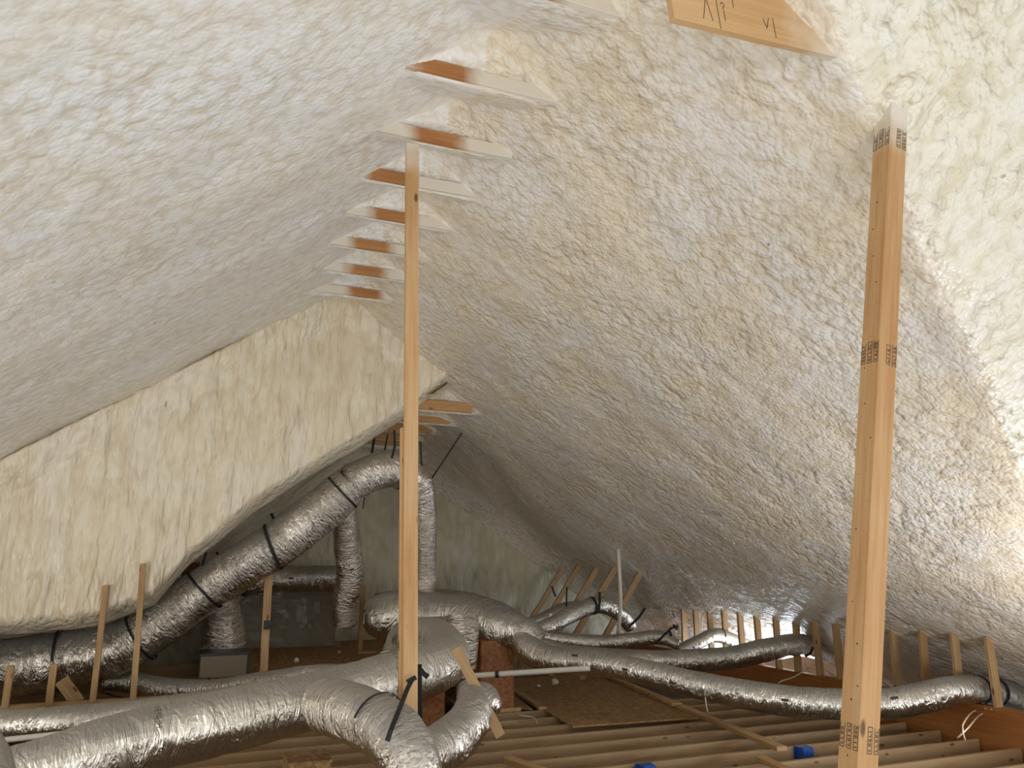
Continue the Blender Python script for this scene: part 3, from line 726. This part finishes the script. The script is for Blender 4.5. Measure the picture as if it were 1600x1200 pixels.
# small black printed tags on the duct jackets, as parts of their ducts
def to_px(p):
    v = np.array(p) - CO; d_ = v @ FW
    return 800 + FPX * (v @ RT) / d_, 600 - FPX * (v @ UP) / d_
def jacket_tag(key, px_, py_, L=.06, Wd=.022):
    path, rr, fr = PATH[key]; own = OWNER[key]; best = None
    for i in range(1, len(path) - 1):
        for a in np.arange(0, 6.28, .15):
            U, W = fr[i]; n_ = U * math.cos(a) + W * math.sin(a)
            if n_.dot(Vector(CO) - path[i]) < .2 * rr[i]: continue
            x_, y_ = to_px(path[i] + n_ * rr[i]); e = (x_ - px_) ** 2 + (y_ - py_) ** 2
            if best is None or e < best[0]: best = (e, i, a)
    _, i, a = best; U, W = fr[i]; T = (path[i + 1] - path[i - 1]).normalized(); bm = bmesh.new(); rows = []
    for v in np.linspace(-.5, .5, 4):
        an = a + v * Wd / rr[i]; n_ = U * math.cos(an) + W * math.sin(an)
        rows.append([bm.verts.new(path[i] + T * (u * L) + n_ * rr[i] * 1.065) for u in (-.5, .5)])
    for p, q_ in zip(rows[:-1], rows[1:]): bm.faces.new([p[0], p[1], q_[1], q_[0]])
    me = bpy.data.meshes.new('jacket_tag'); bm.to_mesh(me); bm.free()
    link('jacket_tag', me, M['ink'], own)['label'] = 'small black printed tag'
OWNER = {'long': [o for o in COL.objects if o.get('label', '').startswith('longest silver')][0], 'drop': [o for o in COL.objects if o.get('label', '').startswith('crinkled vertical')][0], 'crosswise': [o for o in COL.objects if o.get('label', '').startswith('horizontal dim duct')][0]}
for k_, x_, y_ in (('long', 900, 1025), ('long', 975, 1045), ('long', 1052, 1068), ('long', 1226, 1093), ('long', 1398, 1089), ('drop', 548, 888), ('crosswise', 454, 903)):
    jacket_tag(k_, x_, y_, L=.022 if k_ == 'drop' else .065, Wd=.05 if k_ == 'drop' else .022)

# ------------------------------------------------------------------ straps
def up_to(p, top): return [p, (Vector(p) + Vector(top)) / 2 + Vector((.004, 0, 0)), top]
def on(key, t):
    path, rr, fr = PATH[key]; i = int(t * (len(path) - 1)); return path[i] + Vector((0, 0, rr[i]))
strap('riser', .225, 'black strap round the left part of the climbing duct, by the wall foot', [up_to(on('riser', .225), on('riser', .225) + Vector((-.05, -.05, .2)))], extra=.05, tilt=.02)
strap('riser', .405, 'black strap round the climbing duct beside the taller left stud', [up_to(on('riser', .405), on('riser', .405) + Vector((-.18, .1, .16)))])
strap('riser', .575, 'knotted black strap on the climbing duct left of the metal box', [up_to(on('riser', .575) - Vector((.05, .1, 0)), atD(322, 862, 8.3)), [atD(338, 862, 8.6), atD(350, 885, 8.6)]], tilt=-.03)
strap('riser', .76, 'black strap across the middle of the climbing duct', [up_to(on('riser', .76), atD(424, 802, 8.55))], tilt=.05, w=.035)
strap('riser', .975, 'black strap at the kink where the climbing duct bends over', [up_to(on('riser', .97), atD(534, 735, 8.75))], w=.022)
strap('riser2', .32, 'long black strap from the far ridge holding the bent-over duct', [[atD(612, 716, 9.1), atD(617, 697, 9.05), atD(616, 672, 9.0)]], tilt=.02)
strap(None, 0, 'thin black strap end hanging from foam at the left of the bent-over duct', [[atD(586, 678, 9.9), atD(581, 708, 9.9)]], w=.03)
strap(None, 0, 'thin black strap hanging between the foam edge and the long ridge strap', [[atD(606, 678, 9.8), atD(601, 704, 9.8)]], w=.02)
strap(None, 0, 'black strap end dangling below the bent-over duct', [[atD(571, 765, 9.7), atD(567, 795, 9.7)]], w=.014)
strap(None, 0, 'black strap dropping close to the right side of the thin post', [[atD(657, 690, 9.4), atD(658, 715, 9.4), atD(660, 738, 9.4)]], w=.022)
strap(None, 0, 'diagonal black cord tied from the right slope down to the dropping duct', [[atD(722, 676, 9.6), atD(695, 717, 9.6), atD(673, 750, 9.6)], [atD(673, 748, 9.6), atD(669, 765, 9.6), atD(658, 777, 9.6)], [atD(670, 748, 9.6), atD(676, 756, 9.6)]], w=.022)
# straps nailed to the thin post
strap(None, 0, 'black strap nailed to the thin post and slanting left to the branch duct', [[atD(644, 1062, 4.30), atD(637, 1075, 4.25), atD(624, 1108, 4.0), atD(611, 1140, 3.85), atD(605, 1158, 3.83)], [atD(650, 1058, 4.29), atD(636, 1066, 4.29)]], w=.026)
strap(None, 0, 'flat black strap hanging down the right side of the thin post', [[atD(655, 1038, 4.42), atD(655, 1080, 4.42), atD(656, 1132, 4.42)], [atD(655, 1044, 4.40), atD(661, 1052, 4.40), atD(669, 1058, 4.40)]], w=.03)
strap('branch', .62, 'black strap pressed into the top of the near branch duct', a0=-70, a1=70, w=.014, extra=.03)
strap('long', .815, 'black strap round the end of the longest duct at the knee wall', w=.04, extra=.05)
strap('long', .862, 'curved black strap behind the knee wall near the right edge', a0=-30, a1=170, w=.045, extra=.06)
strap(None, 0, 'black strap hooked on the middle duct beside the knee wall studs', [[atD(1270, 1011, 9.3), atD(1267, 1020, 9.3), atD(1258, 1026, 9.3)]], w=.03)
strap('arch', .62, 'black strap looped over the top of the arched duct', [[atD(937, 925, 10.2), atD(937, 940, 10.2), atD(935, 958, 10.15)]], w=.035)
strap(None, 0, 'black strap pulling the foot of the arched duct to the right', [[atD(1008, 950, 10.5), atD(998, 965, 10.5), atD(982, 980, 10.4)]], w=.035)
strap(None, 0, 'thin black strap slanting from the leftmost slanted brace', [[atD(862, 916, 10.7), atD(868, 932, 10.7)]], w=.025)
strap(None, 0, 'straight black strap hanging from the second slanted brace', [[atD(886, 917, 10.7), atD(885, 935, 10.7), atD(885, 950, 10.7)]], w=.022)
strap(None, 0, 'knotted black strap tying the slim duct to the farthest knee wall stud', [[atD(1060, 978, 10.2), atD(1048, 982, 10.2), atD(1036, 994, 10.1), atD(1024, 1006, 10.0)], [atD(1052, 976, 10.2), atD(1058, 984, 10.2)], [atD(1045, 984, 10.2), atD(1049, 994, 10.2)]], w=.03)
strap('small', .5, 'black strap round the small duct between the far studs', w=.018, a0=-80, a1=100)

# ------------------------------------------------------------------ slanted braces at the far right
bt = [((882, 884), (834, 962)), ((905, 884), (852, 972)), ((933, 888), (880, 975)), ((962, 886), (899, 992)), ((1000, 896), (948, 990))]
bn = ['leftmost of the five, farthest away', 'second of the five from the left', 'middle one of the five, partly misted with foam', 'fourth of five, just left of the vent pipe', 'rightmost of five, right of the vent pipe']
for i, (t_, b_) in enumerate(bt):
    r = _ray(*t_); n_ = np.array([.67, 0, 1.0]); s = (4.02) / (r @ n_); yy = (r * s)[1]
    a = atY(t_[0], t_[1], yy - .02); b2 = atY(b_[0], b_[1], yy - .02); dv_ = (a - b2).normalized()
    lo_ = b2 - dv_ * max(0, (b2.z - .0) / dv_.z)
    o = board('roof_brace', lo_, a + dv_ * .12, .038, .089, M['stud'], side=(0, 1, 0))
    tag(o, 'slanted wooden roof brace, ' + bn[i], 'brace', 'slanted roof braces at the far end')

# ------------------------------------------------------------------ vent pipe, water pipe
def rod(name, pts, r, mat, label=None, cat=None, parent=None, wr=0.0, nseg=14):
    o, _ = tube(name, pts, [r] * len(pts), M[mat], parent, nseg=nseg, wrinkle=wr, step=.08, sag=0)
    if label: tag(o, label, cat)
    return o
a = atD(966, 858, 9.9); rod('vent_pipe', [a, Vector((a.x + .01, a.y, a.z - .6)), atD(966, 992, 9.9)], .024, 'pvc', 'white vertical vent pipe among the slanted braces', 'pipe')
p0, p1 = atZ(722, 1057, .05), atZ(922, 1044, .05)
p0 = atD(722, 1057, 7.9); p1 = atD(922, 1044, 7.75)
wp = empty('water_pipe', (p0 + p1) / 2, 'white plastic water pipe with a dark coupling, behind the strand board', 'pipe'); bpy.context.view_layer.update()
inv = wp.matrix_world.inverted()
rod('pipe', [inv @ p0, inv @ ((p0 + p1) / 2), inv @ p1], .027, 'pvc', parent=wp)
cc = p0.lerp(p1, .28); dd = (p1 - p0).normalized() * .018
rod('coupling', [inv @ (cc - dd), inv @ cc, inv @ (cc + dd)], .036, 'black', parent=wp)
# pale foil strip at the lower left
p0, p1 = atD(-30, 1160, 6.1), atD(176, 1138, 6.4)
rod('water_pipe', [p0, (p0 + p1) / 2, p1], .022, 'pvc', 'bright white pipe lying under the thinner straight duct at lower left', 'pipe')

# ------------------------------------------------------------------ platform and air handler at the far left
PZ = .42
me = box_mesh('platform', 3.4, 3.4, .05, .004, (0, 0, -.025))
pl = link('platform', me, M['osb'], loc=(2.0, 10.95, PZ)); tag(pl, 'raised plywood work platform under the wrapped unit at the far left', 'platform')
for i in range(2):
    link('rim_joist', box_mesh('rim_joist', 3.4, .04, .20, .003), M['osb_red'], pl, (0, -1.68 + i * .5, -.15))
for i, xx in enumerate((-1.6, -.5, .5, 1.6)):
    link('cross_joist', box_mesh('cross_joist', .04, 3.3, .20, .003), M['joist'], pl, (xx, 0, -.152))
for xx in (-1.6, 0, 1.6):
    for yy in (-1.6, 1.6):
        link('leg', box_mesh('leg', .09, .09, .18, .003), M['joist'], pl, (xx, yy, -.335))
# lumber on the left behind the ducts
o = board('wall_beam', (-2.6, YG + .06, .20), (1.0, YG + .06, .20), .09, .26, M['stud']); tag(o, 'long lumber beam low at the left edge, carrying the thin left studs', 'beam')
for i, (yy, lab) in enumerate([(9.5, 'low brown framing joist seen under the climbing duct, nearer one'), (10.4, 'low brown framing joist seen under the climbing duct, farther one')]):
    o = board('framing_joist', (-1.9, yy, .02), (.28, yy, .02), .04, .30, M['stud']); tag(o, lab, 'joist', 'brown framing under the left ducts')
o = board('framing_joist', (-1.8, 11.3, .10), (.28, 11.3, .10), .04, .46, M['stud']); tag(o, 'deep brown framing joist at the back, left of the platform', 'joist', 'brown framing under the left ducts')
# left studs
ls = [((163, 940), (145, 1095), 8.62, 'thin crooked stud in front of the climbing duct, left one of the tall pair', .028, .05),
      ((222, 905), (208, 1092), 8.60, 'thin stud in front of the climbing duct, right one of the tall pair', .034, .05)]
for (t_, b_, yy, lab, tz, ty) in ls:
    a, b2 = atY(*t_, yy), atY(*b_, yy); b2.z = min(b2.z, .33)
    o = board('wall_stud', b2, a + (a - b2).normalized() * .15, ty, .055, M['stud']); tag(o, lab, 'stud')
for (xp, lab) in [(8, 'short stub of lumber under the climbing duct at the left edge'), (76, 'short stub of lumber under the climbing duct, second from the left edge')]:
    a = atY(xp, 1105, 8.62); a.z = .325
    o = board('wall_stud', a, a + Vector((0, 0, .36)), .05, .06, M['stud']); tag(o, lab, 'stud')
o = board('diagonal_block', atY(122, 1098, 8.9), atY(96, 1062, 8.9), .04, .12, M['stud']); tag(o, 'slanting lumber block under the climbing duct at lower left', 'brace')
# stud with a black switch box, and one by the drop duct
ub = empty('wall_stud', atY(411, 1058, 9.35), 'upright stud with a black switch box in front of the wrapped unit', 'stud'); ub.location.z = PZ; bpy.context.view_layer.update()
a, b2 = atY(420, 893, 9.35), Vector(ub.location)
board('upright', b2, a, .05, .085, M['stud'], parent=ub)
sb = link('switch_box', box_mesh('switch_box', .085, .05, .09, .004), M['black'], ub); sb.location = ub.matrix_world.inverted() @ (atY(418, 976, 9.35) + Vector((0, -.05, 0)))
o = board('wall_stud', atZ(562, 1020, PZ), atY(568, 914, atZ(562, 1020, PZ).y), .05, .06, M['stud']); tag(o, 'upright stud on the platform right of the hanging crinkled duct', 'stud')
bb = atZ(571, 1021, PZ); o = board('lumber_block', bb + Vector((-.12, -.06, .02)), bb + Vector((.13, -.06, .02)), .09, .038, M['stud']); tag(o, 'small flat lumber block at the foot of the stud on the platform', 'block')
# brown baffle boards between rafters of the low left slope
for (x0, y0, w_p, h_p, lab) in [(262, 928, 26, 26, 'lowest dark red baffle board in the eave gap'), (278, 915, 22, 16, 'middle orange-brown baffle board in the eave gap'), (298, 890, 26, 22, 'highest dark red baffle board in the eave gap')]:
    c = atD(x0, y0, 8.95); s = 8.95 / FPX
    o = link('baffle_board', box_mesh('baffle_board', w_p * s, .03, h_p * s, .003), M['osb_red'], loc=c); o.rotation_euler = (0, 0, -.3); tag(o, lab, 'board', 'baffle boards in the left eave gap')

# air handler, wrapped in plastic
g = atZ(448, 1003, PZ); uy = min(g.y, 12.0)
x0, x1 = atY(372, 960, uy).x, atY(526, 960, uy).x; zt = atY(450, 929, uy).z
ah = empty('air_handler', ((x0 + x1) / 2, uy + .3, PZ), 'long grey air handler wrapped in clear plastic on the platform', 'air handler'); W_ = x1 - x0; H_ = zt - PZ
link('cabinet', box_mesh('cabinet', W_, .55, H_, .01, (0, 0, H_ / 2)), M['cabinet'], ah)
link('top_cover', box_mesh('top_cover', W_ + .03, .6, .03, .008, (0, 0, H_ + .015)), M['sheet'], ah)
link('service_panel', box_mesh('service_panel', W_ * .34, .02, H_ * .3, .004), M['sheet'], ah, (W_ * .14, -.285, H_ * .2))
for (u, v, w2, h2) in [(.20, .62, .12, .22), (.36, .74, .09, .16), (.22, .36, .07, .09), (.30, .36, .04, .10)]:
    link('sticker', box_mesh('sticker', w2, .003, h2, 0), M['sticker'], ah, (u * W_ - .1, -.278, v * H_))
# plastic film draped: wavy sheet hanging in front and over the top
xs_ = np.linspace(-W_ / 2 - .05, W_ / 2 + .06, 60); ts = np.linspace(0, 1, 40)
Xq, Tq, Fq = grid(xs_, ts); pq = np.stack([Xq * 3, Tq * 3, Xq * 0], 1)
Vq = np.stack([Xq, -.32 - .10 * Tq * Tq + .03 * fbm(pq * 2, 3, 4), H_ + .035 - (H_ + .03) * Tq + .02 * fbm(pq, 2, 9) * (Tq < .95)], 1)
link('plastic_wrap', mesh_from('plastic_wrap', Vq, Fq), M['film'], ah)
# smaller grey section at its left
x0, x1 = atY(340, 960, uy - .4).x, atY(368, 960, uy - .4).x
ahl = empty('blower_cabinet', ((x0 + x1) / 2, uy - .2, PZ), 'narrow pale grey blower cabinet left of the switch-box stud', 'cabinet'); W2 = x1 - x0; H2 = atY(370, 936, uy - .4).z - PZ
link('cabinet', box_mesh('cabinet', W2, .4, H2, .008, (0, 0, H2 / 2)), M['cabinet'], ahl)
link('front_panel', box_mesh('front_panel', W2 * .6, .01, H2 * .8, .003), M['sheet'], ahl, (-W2 * .1, -.206, H2 * .5))
link('sticker', box_mesh('sticker', .06, .003, .10, 0), M['sticker'], ahl, (-W2 * .1, -.214, H2 * .72))
link('red_valve', box_mesh('red_valve', .05, .03, .03, .006), M['red'], ahl, (W2 * .45, -.22, .06))
# black-rimmed box under the crumpled drop
bc = atD(347, 1026, 8.75); 
mb = empty('metal_box', (bc.x, bc.y, PZ), 'grey metal box with a black rim under the short crumpled duct', 'duct box')
s = 8.75 / FPX; hh = max(.2, atD(347, 1013, 8.75).z - PZ)
mb.location.y = 9.35
link('body', box_mesh('body', 66 * s, .4, hh, .006, (0, 0, hh / 2)), M['sheet'], mb)
link('rim', box_mesh('rim', 70 * s, .42, .03, .004, (0, 0, hh)), M['black'], mb)
link('edge_strip', box_mesh('edge_strip', .02, .02, hh, .003, (33 * s, -.2, hh / 2)), M['black'], mb)

# wooden duct boxes on the floor
def crate(p, sx, sy, top, label, z0=0.0, mat='osb_red'):
    r = empty('duct_box', (p.x, p.y, z0), label, 'box'); h = top - z0
    link('front_panel', box_mesh('front_panel', sx, .018, h, .002, (0, -sy / 2, h / 2)), M[mat], r)
    link('back_panel', box_mesh('back_panel', sx, .018, h, .002, (0, sy / 2, h / 2)), M[mat], r)
    link('side_panel', box_mesh('side_panel', .018, sy, h, .002, (-sx / 2, 0, h / 2)), M[mat], r)
    link('side_panel', box_mesh('side_panel', .018, sy, h, .002, (sx / 2, 0, h / 2)), M[mat], r)
    link('lid', box_mesh('lid', sx + .02, sy + .02, .018, .002, (0, 0, h)), M[mat], r)
    return r
a = atD(777, 1043, 8.6)
r = crate(Vector((a.x, a.y + .2, 0)), 54 * 8.6 / FPX, .4, atD(777, 1006, 8.6).z + .02, 'reddish wooden box under the bulky trunk duct, by the white pipe')
board('base_strip', Vector((a.x - .28, a.y - .05, .02)), Vector((a.x + .26, a.y - .05, .02)), .04, .04, M['stud'], parent=None)
o = COL.objects[-1]; o.name = 'lumber_strip'; tag(o, 'flat lumber strip at the foot of the reddish wooden box', 'board')
a = atD(674, 1110, 5.6)
crate(Vector((a.x, a.y + .15, 0)), 40 * 5.6 / FPX, .3, atD(674, 1070, 5.6).z, 'dark red wooden box just right of the thin post under the large near duct')
a = atD(486, 1180, 5.0)
crate(Vector((a.x, a.y + .15, 0)), .26, .3, .34, 'strand board box beneath the near branch duct at the bottom', mat='osb')

# ------------------------------------------------------------------ strand board sheet, loose boards, debris
q = [atZ(775, 1062, .012), atZ(895, 1135, .012), atZ(1092, 1121, .012), atZ(952, 1050, .012)]
bm = bmesh.new(); top = [bm.verts.new(Vector((p.x, p.y, .014))) for p in q]; bot = [bm.verts.new(Vector((p.x, p.y, -.0005))) for p in q]
bm.faces.new(top); bm.faces.new(bot[::-1])
for k in range(4): bm.faces.new([top[k], bot[k], bot[(k + 1) % 4], top[(k + 1) % 4]])
bmesh.ops.recalc_face_normals(bm, faces=bm.faces[:])
me = bpy.data.meshes.new('strand_board'); bm.to_mesh(me); bm.free()
tag(link('strand_board', me, M['osb']), 'large brown strand board sheet lying across the joists', 'board')
q = [atZ(668, 1062, .01), atZ(712, 1100, .01), atZ(832, 1108, .01), atZ(776, 1066, .01)]
bm = bmesh.new(); top = [bm.verts.new(Vector((p.x, p.y, .012))) for p in q]; bot = [bm.verts.new(Vector((p.x, p.y, -.0005))) for p in q]
bm.faces.new(top); bm.faces.new(bot[::-1])
for k in range(4): bm.faces.new([top[k], bot[k], bot[(k + 1) % 4], top[(k + 1) % 4]])
bmesh.ops.recalc_face_normals(bm, faces=bm.faces[:])
me = bpy.data.meshes.new('strand_board'); bm.to_mesh(me); bm.free()
tag(link('strand_board', me, M['osb']), 'smaller dim sheet on the joists behind the leaning loose board', 'board')
def flat(x0, y0, x1, y1, label, w=.089, z=.019, name='loose_board', mat='stud', th=.038):
    a, b_ = atZ(x0, y0, z), atZ(x1, y1, z)
    o = board(name, a, b_, w, th, M[mat], side=Vector((0, 0, 1)).cross(b_ - a)); tag(o, label, 'board'); return o
flat(772, 1060, 848, 1107, 'loose lumber piece lying along the left edge of the big strand board')
flat(915, 1042, 1222, 1170, 'long loose lumber piece lying diagonally over the joists right of the big strand board', z=.035, w=.10)
flat(1048, 1101, 1064, 1100, 'short lumber offcut beside the long diagonal piece', z=.05, w=.06)
o = board('loose_board', atD(782, 1150, 5.45), atD(712, 1012, 5.55), .038, .072, M['stud'], side=(.3, 1, 0)); tag(o, 'pale loose board leaning on the large near duct, right of the thin post', 'board')
a = atZ(836, 1200, .0); o = board('loose_board', Vector((a.x - .02, a.y - .35, .03)), Vector((a.x - .15, a.y + .22, .03)), .085, .05, M['stud'], side=(1, 0, 0)); tag(o, 'stubby lumber end at the bottom edge, resting on the nearest joists', 'board')
a = atZ(1195, 1188, .02); b_ = atZ(1240, 1210, .02); flat(1188, 1184, 1245, 1212, 'loose lumber piece at the bottom edge left of the big post', z=.02)
def lump(p, r, label, seed):
    bm = bmesh.new(); bmesh.ops.create_icosphere(bm, subdivisions=3, radius=r)
    co = np.array([v.co for v in bm.verts]); n_ = fbm(co / r * 1.3 + seed, 2, 3)
    for v, k_ in zip(bm.verts, n_): v.co *= 1 + .45 * k_; v.co.z *= .8
    me = bpy.data.meshes.new('foam_crumb'); bm.to_mesh(me); bm.free()
    tag(link('foam_crumb', me, M['crumb'], loc=p), label, 'foam scrap', 'foam scraps on the floor')
bm = bmesh.new(); bmesh.ops.create_icosphere(bm, subdivisions=4, radius=1)
co = np.array([v.co for v in bm.verts]); n_ = fbm(co * 1.6 + 4, 3, 3) + .35 * (lobes(co * 2.4 + 9, 4) - .5)
cw = atD(1396, 145, 3.70)
for v, k_ in zip(bm.verts, n_):
    v.co = post.matrix_world.inverted() @ (cw + Vector((v.co.x * .125, v.co.y * .125, v.co.z * .085)) * (1 + .35 * k_))
me = bpy.data.meshes.new('foam_cap'); bm.to_mesh(me); bm.free(); me.polygons.foreach_set('use_smooth', [True] * len(me.polygons))
link('foam_cap', me, M['foam_yellow'], post)['label'] = 'foam stuck round the top of the post'
lump(atZ(867, 1070, .014) + Vector((0, 0, .035)), .05, 'larger white foam scrap on the big strand board', 1)
lump(atZ(842, 1073, .014) + Vector((0, 0, .012)), .022, 'smaller white foam scrap on the big strand board', 5)
lump(atZ(463, 1034, PZ) + Vector((0, 0, .015)), .035, 'flat pale foam scrap in the middle of the platform', 9)
lump(atZ(530, 1020, PZ) + Vector((0, 0, .012)), .02, 'tiny foam scrap on the platform near its right stud', 12)
lump(atZ(1206, 1058, .0) + Vector((0, 0, .02)), .03, 'white foam scrap beyond the longest duct', 14)
# blue electrical boxes
for (bx, by, lab) in [(1003, 1192, 'bright blue electrical box between joists at the bottom edge'), (1265, 1170, 'bright blue electrical box between joists left of the big post')]:
    a = atZ(bx, by, .0); r = empty('electrical_box', (a.x, a.y, -.245), lab, 'electrical box', 'blue electrical boxes')
    ny = min([2.30 + .406 * i for i in range(16)], key=lambda v: abs(v - a.y)); r.location.y = ny - .02 - .055 if a.y <= ny else ny + .02 + .055
    link('back', box_mesh('back', .12, .10, .10, .006, (0, 0, .20)), M['blue'], r)
    link('flange', box_mesh('flange', .16, .006, .12, .002, (0, .05, .19)), M['blue'], r)
    link('lower_shell', box_mesh('lower_shell', .10, .09, .14, .004, (0, 0, .08)), M['blue'], r)
# cables
def cable(pts, r, label, mat='cable'):
    o = rod('cable', pts, r, mat, label, 'cable', nseg=8); return o
e0 = atX(1548, 1109, XB - .01)
cable([atX(1550, 1108, XB), atX(1530, 1118, XB - .05), atD(1512, 1138, 6.1), atD(1496, 1153, 6.0)], .006, 'cream cable draped over the reddish beam, left strand')
cable([atX(1540, 1107, XB), atX(1520, 1112, XB - .05), atD(1504, 1134, 6.05), atD(1508, 1156, 6.0)], .006, 'cream cable draped over the reddish beam, right strand')
cable([atD(1217, 1074, 7.9), atD(1216, 1068, 7.9), atD(1222, 1064, 7.9), atD(1240, 1058, 8.2), atD(1262, 1045, 8.4)], .006, 'thin cable running from the longest duct up to the beam')
cable([atD(160, 1082, 8.3), atD(190, 1090, 8.1), atD(240, 1096, 8.0)], .008, 'dark cable on the left lumber under the ducts', 'black')
cable([atZ(805, 1108, .01), atZ(812, 1118, .02), atZ(832, 1120, .01), atZ(840, 1130, .0)], .005, 'thin pale wire lying on the joists right of the leaning board')
cable([atD(1102, 1090, 7.3), atD(1104, 1105, 7.3), atD(1106, 1113, 7.35)], .006, 'short pale wire hanging below the longest duct')
